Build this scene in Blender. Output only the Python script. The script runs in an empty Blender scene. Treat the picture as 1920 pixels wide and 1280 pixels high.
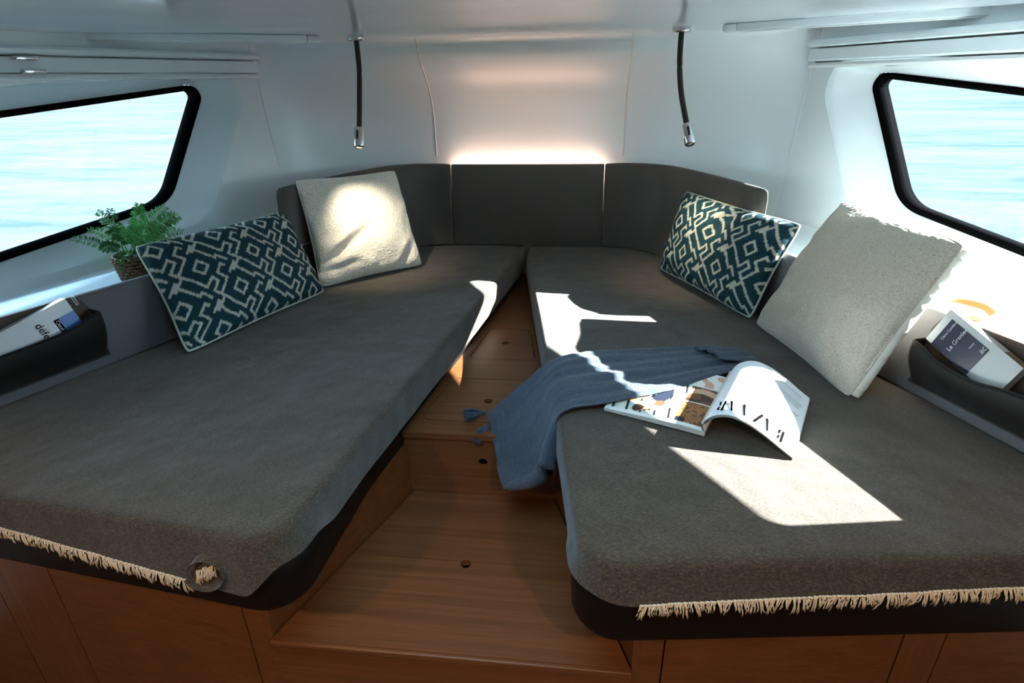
import bpy, bmesh, math, random
from mathutils import Vector, Matrix, noise
from mathutils.geometry import delaunay_2d_cdt
random.seed(7)
SC = bpy.context.scene
COL = SC.collection

# ------------------------------------------------------------------ camera
FPX = 1090.7                                   # focal length in pixels of the 1920 wide frame
PITCH, YAW, ROLL = math.radians(24.21), math.radians(6.71), math.radians(-1.04)
CPOS = Vector((.249, 0, .75))                  # z = 0 is the top of the berth mattresses
_F = Vector((-math.sin(YAW)*math.cos(PITCH), math.cos(YAW)*math.cos(PITCH), -math.sin(PITCH)))
_R0 = Vector((math.cos(YAW), math.sin(YAW), 0)); _U0 = _R0.cross(_F)
_R = _R0*math.cos(ROLL)+_U0*math.sin(ROLL); _U = _U0*math.cos(ROLL)-_R0*math.sin(ROLL)
cd = bpy.data.cameras.new('camera'); cam = bpy.data.objects.new('camera', cd); COL.objects.link(cam)
cd.sensor_width = 36; cd.lens = FPX/1920*36; cd.clip_start = .02; cd.clip_end = 3000
cam.matrix_world = Matrix(((_R.x,_U.x,-_F.x,CPOS.x),(_R.y,_U.y,-_F.y,CPOS.y),(_R.z,_U.z,-_F.z,CPOS.z),(0,0,0,1)))
SC.camera = cam

# ------------------------------------------------------------------ world, sun, exposure
SC.view_settings.view_transform = 'Standard'; SC.view_settings.look = 'None'
SC.view_settings.gamma = 1; SC.view_settings.use_curve_mapping = False
SC.view_settings.exposure = 0.6
SKY = 6.5
w = bpy.data.worlds.new('sky'); SC.world = w; w.use_nodes = True
nt = w.node_tree; nt.nodes.clear()
o_ = nt.nodes.new('ShaderNodeOutputWorld'); b_ = nt.nodes.new('ShaderNodeBackground')
tc = nt.nodes.new('ShaderNodeTexCoord'); sx = nt.nodes.new('ShaderNodeSeparateXYZ'); rp = nt.nodes.new('ShaderNodeValToRGB')
nt.links.new(tc.outputs['Generated'], sx.inputs[0]); nt.links.new(sx.outputs['Z'], rp.inputs[0])
rp.color_ramp.elements[0].position = 0; rp.color_ramp.elements[0].color = (.70,.90,1,1)
rp.color_ramp.elements[1].position = .7; rp.color_ramp.elements[1].color = (.40,.70,1,1)
nt.links.new(rp.outputs[0], b_.inputs[0]); b_.inputs[1].default_value = SKY; nt.links.new(b_.outputs[0], o_.inputs[0])
sd = bpy.data.lights.new('sun', 'SUN'); sun = bpy.data.objects.new('sun', sd); COL.objects.link(sun)
sd.energy = 57; sd.color = (1,.985,.965); sd.angle = .006
SUN_TO = Vector((1, .085, .484)).normalized()
sun.rotation_euler = SUN_TO.to_track_quat('Z', 'Y').to_euler(); sun.location = (12, 1, 6)

# ------------------------------------------------------------------ helpers
def ray(x, y): return _F+_R*((x-960)/FPX)-_U*((y-640)/FPX)
def on_plane(x, y, p0, n):
    d = ray(x, y); n = Vector(n); return CPOS+d*((Vector(p0)-CPOS).dot(n)/d.dot(n))
def lin(c):
    return tuple((v/255/12.92 if v/255 <= .04045 else ((v/255+.055)/1.055)**2.4) for v in c)
def mesh_obj(name, verts, faces, mat, parent=None, smooth=True, recalc=True):
    me = bpy.data.meshes.new(name); me.from_pydata([tuple(v) for v in verts], [], faces)
    if recalc:
        bm = bmesh.new(); bm.from_mesh(me); bmesh.ops.recalc_face_normals(bm, faces=bm.faces); bm.to_mesh(me); bm.free()
    if smooth:
        for p in me.polygons: p.use_smooth = True
    me.materials.append(mat)
    o = bpy.data.objects.new(name, me); COL.objects.link(o)
    if parent: o.parent = parent; o.matrix_parent_inverse = parent.matrix_world.inverted()
    return o
def bm_obj(name, bm, mat, parent=None, smooth=False):
    bmesh.ops.recalc_face_normals(bm, faces=bm.faces)
    me = bpy.data.meshes.new(name); bm.to_mesh(me); bm.free(); me.materials.append(mat)
    if smooth:
        for p in me.polygons: p.use_smooth = True
    o = bpy.data.objects.new(name, me); COL.objects.link(o)
    if parent: o.parent = parent; o.matrix_parent_inverse = parent.matrix_world.inverted()
    return o
def empty(name, loc):
    o = bpy.data.objects.new(name, None); o.location = loc; COL.objects.link(o)
    o.empty_display_size = .05; bpy.context.view_layer.update(); return o
def tag(o, label=None, cat=None, group=None, kind=None):
    if label: o['label'] = label
    if cat: o['category'] = cat
    if group: o['group'] = group
    if kind: o['kind'] = kind
    return o
def grid_faces(nu, nv, wrap=False):
    f = []
    for j in range(nv-1):
        for i in range(nu if wrap else nu-1):
            k = (i+1) % nu
            f.append((j*nu+i, j*nu+k, (j+1)*nu+k, (j+1)*nu+i))
    return f
def tube(path, rad, n=8, caps=True):
    path = [Vector(p) for p in path]; V = []; F = []
    up = Vector((0,0,1))
    for i, p in enumerate(path):
        t = (path[min(i+1, len(path)-1)]-path[max(i-1, 0)]).normalized()
        a = t.cross(up if abs(t.dot(up)) < .95 else Vector((1,0,0))).normalized(); b = t.cross(a)
        r = rad[i] if isinstance(rad, (list, tuple)) else rad
        for k in range(n):
            q = 2*math.pi*k/n; V.append(p+(a*math.cos(q)+b*math.sin(q))*r)
    F = grid_faces(n, len(path), True)
    if caps: F += [tuple(range(n))[::-1], tuple(range((len(path)-1)*n, len(path)*n))]
    return V, F
def merge(parts):
    V = []; F = []
    for v, f in parts:
        o = len(V); V += list(v); F += [tuple(i+o for i in q) for q in f]
    return V, F
def lathe(center, prof, n=32, axis=None):
    """prof: list of (radius, height) about the z axis at center"""
    V = []
    for r, h in prof:
        for k in range(n):
            q = 2*math.pi*k/n; V.append(Vector(center)+Vector((r*math.cos(q), r*math.sin(q), h)))
    return V, grid_faces(n, len(prof), True)
def rounded(pts, rad, n=8):
    """closed 2D polygon -> polyline with rounded corners"""
    out = []; N = len(pts)
    for i in range(N):
        p = Vector(pts[i]); a = Vector(pts[i-1])-p; b = Vector(pts[(i+1) % N])-p
        r = rad[i] if isinstance(rad, (list, tuple)) else rad
        if r <= 0: out.append(p.copy()); continue
        la, lb = a.length, b.length; a.normalize(); b.normalize()
        ang = a.angle(b)/2; d = min(r/math.tan(ang), la*.49, lb*.49); r = d*math.tan(ang)
        c = p+(a+b).normalized()*(r/math.sin(ang)); s = p+a*d-c; e = p+b*d-c
        a0 = math.atan2(s.y, s.x); a1 = math.atan2(e.y, e.x); da = (a1-a0+math.pi) % (2*math.pi)-math.pi
        for k in range(n+1):
            q = a0+da*k/n; out.append(c+Vector((math.cos(q), math.sin(q)))*r)
    return out
def resample(pl_, step, closed=True):
    P = [Vector(p) for p in pl_]
    if closed: P = P+[P[0]]
    L = [0]
    for a, b in zip(P, P[1:]): L.append(L[-1]+(b-a).length)
    n = max(4, int(round(L[-1]/step))); out = []; j = 0
    for k in range(n if closed else n+1):
        s = L[-1]*k/n
        while j < len(L)-2 and L[j+1] < s: j += 1
        d = L[j+1]-L[j]; out.append(P[j].lerp(P[j+1], (s-L[j])/d if d > 0 else 0))
    return out
def normals2(P):
    n = []; N = len(P)
    area = sum(P[i].x*P[(i+1) % N].y-P[(i+1) % N].x*P[i].y for i in range(N)); sg = 1 if area > 0 else -1
    for i in range(N):
        t = (P[(i+1) % N]-P[i-1]).normalized(); n.append(Vector((-t.y, t.x))*sg)     # inward
    return n
def circle2(cx, cy, r, n=28): return [Vector((cx+r*math.cos(2*math.pi*k/n), cy+r*math.sin(2*math.pi*k/n))) for k in range(n)]
def plate(name, loops, f3, thick, mat, parent=None, smooth=False):
    """flat (or gently bent) board from 2D loops (first outer, rest holes); f3 maps to 3D; thick is an offset vector"""
    bm = bmesh.new(); T = []; th = Vector(thick)
    for lp in loops:
        T.append([bm.verts.new(f3(p[0], p[1])) for p in lp])
    edges = []
    for lv in T:
        for i in range(len(lv)): edges.append(bm.edges.new((lv[i-1], lv[i])))
    r = bmesh.ops.triangle_fill(bm, use_beauty=True, use_dissolve=False, edges=edges)
    if th.length > 0:
        top = [f for f in bm.faces]; mp = {}
        for lv in T:
            for v in lv: mp[v] = bm.verts.new(v.co+th)
        for f in top: bm.faces.new([mp[v] for v in reversed(f.verts)])
        for lv in T:
            for i in range(len(lv)): bm.faces.new((lv[i-1], lv[i], mp[lv[i]], mp[lv[i-1]]))
    return bm_obj(name, bm, mat, parent, smooth)
def slab_rings(outline, prof, cap_top=True, cap_bot=False):
    """rings of a rounded slab. prof: list of functions/tuples (inset, z) bottom -> top"""
    N = normals2(outline); V = []; F = []; n = len(outline)
    for pr in prof:
        for i, p in enumerate(outline):
            ins, z = pr(p) if callable(pr) else pr
            q = p+N[i]*ins; V.append(Vector((q.x, q.y, z)))
    F = grid_faces(n, len(prof), True)
    return V, F
def ring_obj(name, outline, prof, mat, parent=None, cap_top=True, cap_bot=False, smooth=True):
    V, F = slab_rings(outline, prof)
    bm = bmesh.new(); bv = [bm.verts.new(v) for v in V]
    for f in F: bm.faces.new([bv[i] for i in f])
    n = len(outline)
    bm.edges.ensure_lookup_table()
    for flag, off, k in ((cap_top, (len(prof)-1)*n, -1), (cap_bot, 0, 0)):
        if not flag: continue
        ring2 = [Vector((V[off+i].x, V[off+i].y)) for i in range(n)]
        N2 = normals2(ring2); st = .05; inner = []
        x0 = min(p.x for p in ring2); x1 = max(p.x for p in ring2); y0 = min(p.y for p in ring2); y1 = max(p.y for p in ring2)
        for a in range(int((x1-x0)/st)+1):
            for c in range(int((y1-y0)/st)+1):
                q = Vector((x0+(a+.37)*st, y0+(c+.41)*st)); ins = False
                if min((q-p).length for p in ring2) < .02: continue
                for i in range(n):
                    p, r = ring2[i-1], ring2[i]
                    if (p.y > q.y) != (r.y > q.y) and q.x < (r.x-p.x)*(q.y-p.y)/(r.y-p.y)+p.x: ins = not ins
                if ins: inner.append(q)
        cv, ce, cf, ov, _, _ = delaunay_2d_cdt(ring2+inner, [(i, (i+1) % n) for i in range(n)], [], 1, 1e-6)
        mp = []
        for i, q in enumerate(cv):
            src = [k2 for k2 in ov[i] if k2 < n]
            if src: mp.append(bv[off+src[0]])
            else:
                z = prof[k](q)[1] if callable(prof[k]) else prof[k][1]
                mp.append(bm.verts.new((q.x, q.y, z)))
        for f in cf:
            try: bm.faces.new([mp[i] for i in f])
            except ValueError: pass
    return bm_obj(name, bm, mat, parent, smooth)
def box(name, lo, hi, mat, parent=None, bev=.0, xf=None, seg=2):
    bm = bmesh.new(); bmesh.ops.create_cube(bm, size=1)
    for v in bm.verts:
        v.co = Vector((lo[i]+(hi[i]-lo[i])*(v.co[i]+.5) for i in range(3)))
    if bev: bmesh.ops.bevel(bm, geom=bm.edges[:], offset=bev, segments=seg, affect='EDGES', profile=.5)
    if xf:
        for v in bm.verts: v.co = xf(v.co)
    return bm_obj(name, bm, mat, parent, smooth=bev > 0)
def catmull(P, t):
    n = len(P)-1; x = max(0, min(n-1e-6, t*n)); i = int(x); f = x-i
    p0, p1, p2, p3 = P[max(i-1, 0)], P[i], P[i+1], P[min(i+2, n)]
    return .5*((2*p1)+(p2-p0)*f+(2*p0-5*p1+4*p2-p3)*f*f+(3*p1-p0-3*p2+p3)*f**3)
def set_colors(o, cols):
    a = o.data.color_attributes.new('print', 'FLOAT_COLOR', 'POINT')
    for i, c in enumerate(cols): a.data[i].color = (c[0], c[1], c[2], 1)
def lettering(name, text, origin, ax, ay, size, mat, parent, off=None, bend=None):
    """real flat letters laid on a surface: origin = left end of baseline, ax/ay = unit vectors"""
    cu = bpy.data.curves.new(name, 'FONT'); cu.body = text; cu.size = 1; cu.extrude = 0
    t = bpy.data.objects.new(name, cu); COL.objects.link(t); bpy.context.view_layer.update()
    dg = bpy.context.evaluated_depsgraph_get(); me = bpy.data.meshes.new_from_object(t.evaluated_get(dg))
    bpy.data.objects.remove(t); bpy.data.curves.remove(cu)
    az = Vector(ax).cross(Vector(ay)).normalized()
    for v in me.vertices:
        v.co = Vector(origin)+Vector(ax)*(v.co.x*size)+Vector(ay)*(v.co.y*size)+az*(off or .0012)
    me.materials.clear(); me.materials.append(mat); me.name = name
    o = bpy.data.objects.new(name, me); COL.objects.link(o)
    o.parent = parent; o.matrix_parent_inverse = parent.matrix_world.inverted(); return o

# ------------------------------------------------------------------ materials
def new_mat(name):
    m = bpy.data.materials.new(name); m.use_nodes = True
    return m, m.node_tree, m.node_tree.nodes['Principled BSDF']
def simple(name, rgb, rough=.5, metal=0, spec=.5, coat=0, sheen=0):
    m, t, p = new_mat(name); p.inputs['Base Color'].default_value = (*lin(rgb), 1)
    p.inputs['Roughness'].default_value = rough; p.inputs['Metallic'].default_value = metal
    p.inputs['Specular IOR Level'].default_value = spec; p.inputs['Coat Weight'].default_value = coat
    p.inputs['Sheen Weight'].default_value = sheen
    return m
def coords(t, scale, kind='Object', rot=(0,0,0)):
    c = t.nodes.new('ShaderNodeTexCoord'); mp = t.nodes.new('ShaderNodeMapping')
    mp.inputs['Scale'].default_value = scale; mp.inputs['Rotation'].default_value = rot
    t.links.new(c.outputs[kind], mp.inputs[0]); return mp.outputs[0]
def tex_noise(t, vec, scale, detail=4, rough=.6, dist=0):
    n = t.nodes.new('ShaderNodeTexNoise'); n.inputs['Scale'].default_value = scale; n.inputs['Detail'].default_value = detail
    n.inputs['Roughness'].default_value = rough; n.inputs['Distortion'].default_value = dist
    t.links.new(vec, n.inputs['Vector']); return n.outputs['Fac']
def ramp(t, fac, stops):
    r = t.nodes.new('ShaderNodeValToRGB'); e = r.color_ramp.elements
    while len(e) < len(stops): e.new(.5)
    for el, (p, c) in zip(e, stops): el.position = p; el.color = (*c, 1)
    t.links.new(fac, r.inputs[0]); return r.outputs[0]
def bump(t, p, h, strength=.3, dist=.002, prev=None):
    b = t.nodes.new('ShaderNodeBump'); b.inputs['Strength'].default_value = strength; b.inputs['Distance'].default_value = dist
    t.links.new(h, b.inputs['Height'])
    if prev: t.links.new(prev, b.inputs['Normal'])
    t.links.new(b.outputs[0], p.inputs['Normal']); return b.outputs[0]
def mixc(t, fac, a, b, mode='MIX'):
    m = t.nodes.new('ShaderNodeMix'); m.data_type = 'RGBA'; m.blend_type = mode
    if isinstance(fac, float): m.inputs[0].default_value = fac
    else: t.links.new(fac, m.inputs[0])
    t.links.new(a, m.inputs[6]); t.links.new(b, m.inputs[7]); return m.outputs[2]

def gelcoat(name, rgb, rough=.16, wav=.25):
    m, t, p = new_mat(name); p.inputs['Base Color'].default_value = (*lin(rgb), 1)
    p.inputs['Roughness'].default_value = rough; p.inputs['Specular IOR Level'].default_value = .5
    v = coords(t, (1,1,1)); n = tex_noise(t, v, 3.0, 2, .4); bump(t, p, n, wav, .01); return m
def wood(name, scale, rot=(0,0,0)):
    m, t, p = new_mat(name)
    v = coords(t, scale, rot=rot); n1 = tex_noise(t, v, 1.0, 6, .65, .15)
    v2 = coords(t, tuple(s*3.1 for s in scale), rot=rot); n2 = tex_noise(t, v2, 1.0, 5, .7)
    c1 = ramp(t, n1, [(.25, lin((86,51,27))), (.5, lin((104,64,35))), (.75, lin((119,76,43)))])
    c2 = ramp(t, n2, [(.36, (.62,.57,.52)), (.47, (1,1,1))])
    c = mixc(t, .75, c1, c2, 'MULTIPLY'); t.links.new(c, p.inputs['Base Color'])
    p.inputs['Roughness'].default_value = .38; p.inputs['Specular IOR Level'].default_value = .4
    bump(t, p, n2, .12, .0006); return m
def wool(name):
    m, t, p = new_mat(name)
    v = coords(t, (150,420,200)); n1 = tex_noise(t, v, 1.0, 6, .75)
    v2 = coords(t, (6,14,8)); n2 = tex_noise(t, v2, 1.0, 3, .6)
    v3 = coords(t, (900,900,900)); n3 = tex_noise(t, v3, 1, 2, .6)
    c1 = ramp(t, n1, [(.28, lin((30,25,18))), (.5, lin((62,53,41))), (.72, lin((102,89,71)))])
    c2 = ramp(t, n2, [(.3, (.86,.84,.82)), (.7, (1.08,1.08,1.08))])
    t.links.new(mixc(t, 1.0, c1, c2, 'MULTIPLY'), p.inputs['Base Color'])
    p.inputs['Roughness'].default_value = .95; p.inputs['Specular IOR Level'].default_value = .1
    p.inputs['Sheen Weight'].default_value = .25; p.inputs['Sheen Roughness'].default_value = .5
    b = bump(t, p, n1, .5, .002); v4 = coords(t, (9,7,6)); n4 = tex_noise(t, v4, 1, 2, .5); bump(t, p, n4, .45, .02, b); return m
def fabric(name, rgb, rough=.8, sc=700, strength=.25, sheen=.1):
    m, t, p = new_mat(name); v = coords(t, (sc,sc,sc)); n = tex_noise(t, v, 1, 3, .6)
    a = lin(rgb); c = ramp(t, n, [(.3, tuple(x*.8 for x in a)), (.7, tuple(min(1, x*1.2) for x in a))])
    t.links.new(c, p.inputs['Base Color']); p.inputs['Roughness'].default_value = rough; p.inputs['Sheen Weight'].default_value = sheen
    p.inputs['Specular IOR Level'].default_value = .25
    bump(t, p, n, strength, .001); return m
def boucle(name, rgb, scale=(170,170,170), strength=.9):
    m, t, p = new_mat(name); v = coords(t, scale)
    n = tex_noise(t, v, 1, 3, .6, .4)
    a = lin(rgb); c = ramp(t, n, [(.28, tuple(x*.62 for x in a)), (.55, a)])
    t.links.new(c, p.inputs['Base Color']); p.inputs['Roughness'].default_value = .95; p.inputs['Specular IOR Level'].default_value = .08
    p.inputs['Sheen Weight'].default_value = .3
    bump(t, p, n, strength, .004); return m
def printed(name, rough=.7, bump_scale=None, spec=.3, coat=0):
    m, t, p = new_mat(name); a = t.nodes.new('ShaderNodeVertexColor'); a.layer_name = 'print'
    t.links.new(a.outputs[0], p.inputs['Base Color']); p.inputs['Roughness'].default_value = rough
    p.inputs['Specular IOR Level'].default_value = spec; p.inputs['Coat Weight'].default_value = coat
    if bump_scale: bump(t, p, tex_noise(t, coords(t, bump_scale), 1, 3, .6), .3, .001)
    return m
def emit(name, rgb, strength):
    m, t, p = new_mat(name); p.inputs['Emission Color'].default_value = (*rgb, 1); p.inputs['Emission Strength'].default_value = strength
    p.inputs['Base Color'].default_value = (.8,.8,.8,1); return m
def glass(name, tint=(.93,.97,.98)):
    m = bpy.data.materials.new(name); m.use_nodes = True; t = m.node_tree; t.nodes.clear()
    o = t.nodes.new('ShaderNodeOutputMaterial'); tr = t.nodes.new('ShaderNodeBsdfTransparent'); gl = t.nodes.new('ShaderNodeBsdfGlossy')
    fr = t.nodes.new('ShaderNodeFresnel'); fr.inputs[0].default_value = 1.18; mx = t.nodes.new('ShaderNodeMixShader')
    tr.inputs[0].default_value = (*tint, 1); gl.inputs['Roughness'].default_value = .02
    t.links.new(fr.outputs[0], mx.inputs[0]); t.links.new(tr.outputs[0], mx.inputs[1]); t.links.new(gl.outputs[0], mx.inputs[2]); t.links.new(mx.outputs[0], o.inputs[0])
    return m
def water(name):
    m = bpy.data.materials.new(name); m.use_nodes = True; t = m.node_tree; t.nodes.clear()
    o = t.nodes.new('ShaderNodeOutputMaterial'); df = t.nodes.new('ShaderNodeBsdfDiffuse'); gl = t.nodes.new('ShaderNodeBsdfGlossy'); mx = t.nodes.new('ShaderNodeMixShader')
    v = coords(t, (.45,1.5,.5)); n1 = tex_noise(t, v, 1.0, 5, .6, .5); v2 = coords(t, (.05,.16,.1)); n2 = tex_noise(t, v2, 1, 4, .55, .6)
    ad = t.nodes.new('ShaderNodeMath'); ad.operation = 'MULTIPLY_ADD'; t.links.new(n1, ad.inputs[0]); ad.inputs[1].default_value = .5; 
    m2 = t.nodes.new('ShaderNodeMath'); m2.operation = 'MULTIPLY'; t.links.new(n2, m2.inputs[0]); m2.inputs[1].default_value = .5; t.links.new(m2.outputs[0], ad.inputs[2])
    c = ramp(t, ad.outputs[0], [(.36, (.019,.037,.046)), (.45, (.042,.053,.056)), (.56, (.058,.063,.061))]); t.links.new(c, df.inputs[0])
    gl.inputs['Roughness'].default_value = .3; mx.inputs[0].default_value = .02
    b = t.nodes.new('ShaderNodeBump'); b.inputs['Strength'].default_value = .4; b.inputs['Distance'].default_value = .3; t.links.new(n1, b.inputs['Height'])
    t.links.new(b.outputs[0], gl.inputs['Normal']); t.links.new(b.outputs[0], df.inputs['Normal'])
    t.links.new(df.outputs[0], mx.inputs[1]); t.links.new(gl.outputs[0], mx.inputs[2]); t.links.new(mx.outputs[0], o.inputs[0]); return m

def gauze(name):
    m, t, p = new_mat(name)
    n1 = tex_noise(t, coords(t, (330,30,120)), 1, 4, .65, .8); n2 = tex_noise(t, coords(t, (40,260,60)), 1, 3, .6, .5)
    a = lin((68,78,89)); c = ramp(t, n1, [(.3, tuple(x*.72 for x in a)), (.7, tuple(x*1.25 for x in a))]); t.links.new(c, p.inputs['Base Color'])
    p.inputs['Roughness'].default_value = .95; p.inputs['Specular IOR Level'].default_value = .1; p.inputs['Sheen Weight'].default_value = .2
    b = bump(t, p, n1, .9, .004); bump(t, p, n2, .35, .003, b); return m

M = {}
M['gel'] = gelcoat('white_gelcoat', (226,238,242)); M['ceil'] = gelcoat('ceiling_gelcoat', (226,236,243), .14)
M['gel_bow'] = gelcoat('satin_gelcoat', (226,238,242), .30)
M['caulk'] = simple('white_caulk', (226,226,220), .5)
M['wood'] = wood('oak_veneer_across', (1.1,75,75)); M['wood_y'] = wood('oak_veneer_lengthwise', (75,1.1,75)); M['wood_z'] = wood('oak_veneer_upright', (75,75,1.1))
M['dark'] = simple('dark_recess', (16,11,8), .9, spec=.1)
M['black'] = simple('black_plastic', (9,8,7), .5, spec=.2); M['gasket'] = simple('black_gasket', (9,9,10), .8, spec=0)
M['wool'] = wool('grey_wool'); M['cream'] = simple('cream_cotton', (205,188,160), .9, spec=.1)
M['foam'] = fabric('ticking', (120,118,112))
M['vinyl'] = fabric('grey_vinyl', (82,77,72), .55, 900, .2); M['vinyl_l'] = fabric('light_grey_weave', (102,102,104), .7, 800, .25)
M['leather'] = fabric('brown_leather', (17,12,10), .6, 500, .15); M['leather_in'] = fabric('brown_leather_lining', (72,54,46), .5, 500, .15)
M['boucle'] = boucle('white_boucle', (236,231,216)); M['boucle2'] = boucle('cream_boucle', (206,196,178), (120,300,300))
M['satin'] = simple('white_satin', (230,226,212), .35, sheen=.2)
M['ikat'] = printed('ikat_print', .8, (900,900,900), .2); M['pipe'] = simple('pale_green_piping', (186,196,178), .7)
M['throw'] = gauze('blue_gauze')
M['page'] = printed('printed_page', .4, None, .35, .1); M['paper'] = simple('paper_edge', (205,198,186), .7); M['ink'] = simple('black_ink', (14,11,12), 1, spec=0)
M['white_cover'] = simple('white_glossy_cover', (220,222,224), .15, coat=.4); M['navy'] = simple('navy_print', (22,26,52), .3)
M['skyblue'] = simple('blue_photo_print', (60,110,180), .25); M['grey_cover'] = simple('pale_grey_cover', (186,192,190), .4); M['white_ink'] = simple('white_ink', (225,225,230), .5)
M['chrome'] = simple('chrome', (210,210,212), .12, 1); M['rubber'] = simple('black_rubber', (18,14,12), .5)
M['fern'] = simple('fern_green', (92,165,92), .55); M['fern2'] = simple('fern_dark_green', (62,125,66), .55); M['stem'] = simple('fern_stem', (40,62,30), .6)
M['soil'] = simple('potting_soil', (38,30,22), .95); M['wicker'] = simple('wicker', (112,84,56), .7)
M['tan'] = fabric('tan_cork', (190,130,78), .6, 300, .2)
M['glass'] = glass('window_glass'); M['water'] = water('sea_water')
M['acrylic'] = simple('frosted_acrylic', (232,238,240), .12, coat=.5)
M['alu'] = simple('brushed_aluminium', (170,174,176), .3, 1)

# ------------------------------------------------------------------ the sea outside
V = [(-900,-900,-1.25),(900,-900,-1.25),(900,900,-1.25),(-900,900,-1.25)]
tag(mesh_obj('sea_water', V, [(0,1,2,3)], M['water'], smooth=False), 'pale blue rippled sea seen through both cabin windows', 'water', kind='stuff')

# ------------------------------------------------------------------ hull walls
WA, WB, WC = 2.012, .371, .08                 # inner wall plane  |x| = WA - WB*y + WC*z
GA = 2.124                                    # glass plane
YSEAM = 2.57
def wall_x(y, z, a=WA): return a-WB*y+WC*z
def win_outline(grow=0.0, n=10):
    # (y, z) outline of the window opening, front corner low and round
    top = lambda y: .634+.102*(y-1.2); bot = lambda y: .204+.129*(y-1.2)
    ya = 1.01
    pts = [(ya, bot(ya)), (2.150, bot(2.150)), (2.442, top(2.442)), (ya-.06, top(ya-.06))]
    r = [.05, .17, .04, .05]
    P = rounded(pts, r, n); P = resample(P, .015)
    if grow:
        N = normals2(P); P = [p-N[i]*grow for i, p in enumerate(P)]
    return P
def side(s):
    nm = 'wall_left' if s < 0 else 'wall_right'
    g = .072; hole = win_outline(g)
    outer = [(.45,-.85),(YSEAM,-.85),(YSEAM,.93),(.45,.93)]
    wo = plate(nm, [outer, hole], lambda y, z: Vector((s*wall_x(y, z), y, z)), (s*.012,0,0), M['gel'])
    tag(wo, ('port' if s < 0 else 'starboard')+' side hull wall in white gelcoat around the window', kind='structure')
    # aft continuation of the hull side
    V = [];
    for y in (.45, -.2, -1.4):
        for z in (-.85, .93): V.append((s*wall_x(max(y, .45)-(.45-max(y,.45)), z)+0*(y), y, z))
    ext = mesh_obj('hull_panel', V, [(0,1,3,2),(2,3,5,4)], M['gel'], wo, smooth=False)
    # window: reveal, gasket, pane
    wd = empty('window_1' if s < 0 else 'window_2', (s*wall_x(1.7,.5), 1.7, .5)); tag(wd, 'long trapezoid hull window with black gasket on the '+('left' if s < 0 else 'right'), kind='structure')
    A = win_outline(g); B = win_outline(g*.62); C2 = win_outline(.0); n = len(A)
    def P3(p, a): return Vector((s*wall_x(p.x, p.y, a), p.x, p.y))
    Vr = [P3(p, WA+.001) for p in A]
    N = normals2(A)
    for k, (ins, da) in enumerate(((.006,.004),(.014,.016),(.055,.092),(.072,.108))):
        Vr += [P3(A[i]+N[i]*ins, WA+da) for i in range(n)]
    mesh_obj('reveal', Vr, grid_faces(n, 5, True), M['gel'], wd)
    N2 = normals2(C2); Vg = []
    for ins, da in ((0,-.004),(.003,-.010),(.017,-.010),(.020,-.004),(.020,.03),(0,.03)):
        Vg += [P3(C2[i]+N2[i]*ins, GA+da) for i in range(n)]
    Fg = grid_faces(n, 6, True)
    mesh_obj('gasket', Vg, Fg, M['gasket'], wd)
    plate('pane', [[C2[i]+N2[i]*.016 for i in range(n)]], lambda y, z: Vector((s*wall_x(y, z, GA+.012), y, z)), (s*.006,0,0), M['glass'], wd)
    return wo
side(-1); side(1)

PROF = [(2.60,.935),(2.668,.912),(2.694,.892),(2.704,.86),(2.724,.835),(2.78,.785),(2.83,.742),(2.868,.695),(2.90,.63),(2.915,.56),(2.918,.48),(2.912,.38),(2.90,.2),(2.90,-.85)]
PROF = [Vector(p) for p in PROF]
prof_s = [catmull(PROF, k/40) for k in range(41)]
XS = .449
wf = empty('wall_front', (0,2.9,0)); tag(wf, 'rounded white gelcoat bow wall in three panels behind the backrest', kind='structure')
Vc = []
for p in prof_s:
    for i in range(13): Vc.append((-XS+2*XS*i/12, p.x, p.y))
mesh_obj('center_panel', Vc, grid_faces(13, len(prof_s)), M['gel_bow'], wf)
def bow_side(s):
    Vb = []; nb = 22; seamc = []; seams = []
    for p in prof_s:
        z = p.y; P0 = Vector((XS, p.x)); E = Vector((wall_x(YSEAM, z), YSEAM))
        up = max(0, min(1, (z-.6)/.33)); k1 = .34-.1*up; k2 = .17-.11*up
        P1 = P0+Vector((k1, -.015)); P2 = E+Vector((-WB, 1)).normalized()*k2
        for i in range(nb):
            t = i/(nb-1); q = P0*(1-t)**3+P1*3*t*(1-t)**2+P2*3*t*t*(1-t)+E*t**3
            Vb.append((s*q.x, q.y, z))
        seamc.append((s*XS, p.x-.0005, z)); seams.append((s*wall_x(YSEAM, z), YSEAM, z))
    mesh_obj('side_panel', Vb, grid_faces(nb, len(prof_s)), M['gel_bow'], wf)
    v, f = tube(seamc[3:34], .0035, 6); mesh_obj('caulk_seam', v, f, M['caulk'], wf)
    v, f = tube(seams[3:34], .002, 6); mesh_obj('caulk_seam', v, f, M['caulk'], wf)
bow_side(-1); bow_side(1)
# aft bulkhead behind the viewer
tag(box('wall_aft', (-2.3,-1.42,-.85), (2.3,-1.4,.93), M['gel']), 'aft bulkhead of the cabin', kind='structure')

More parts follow.
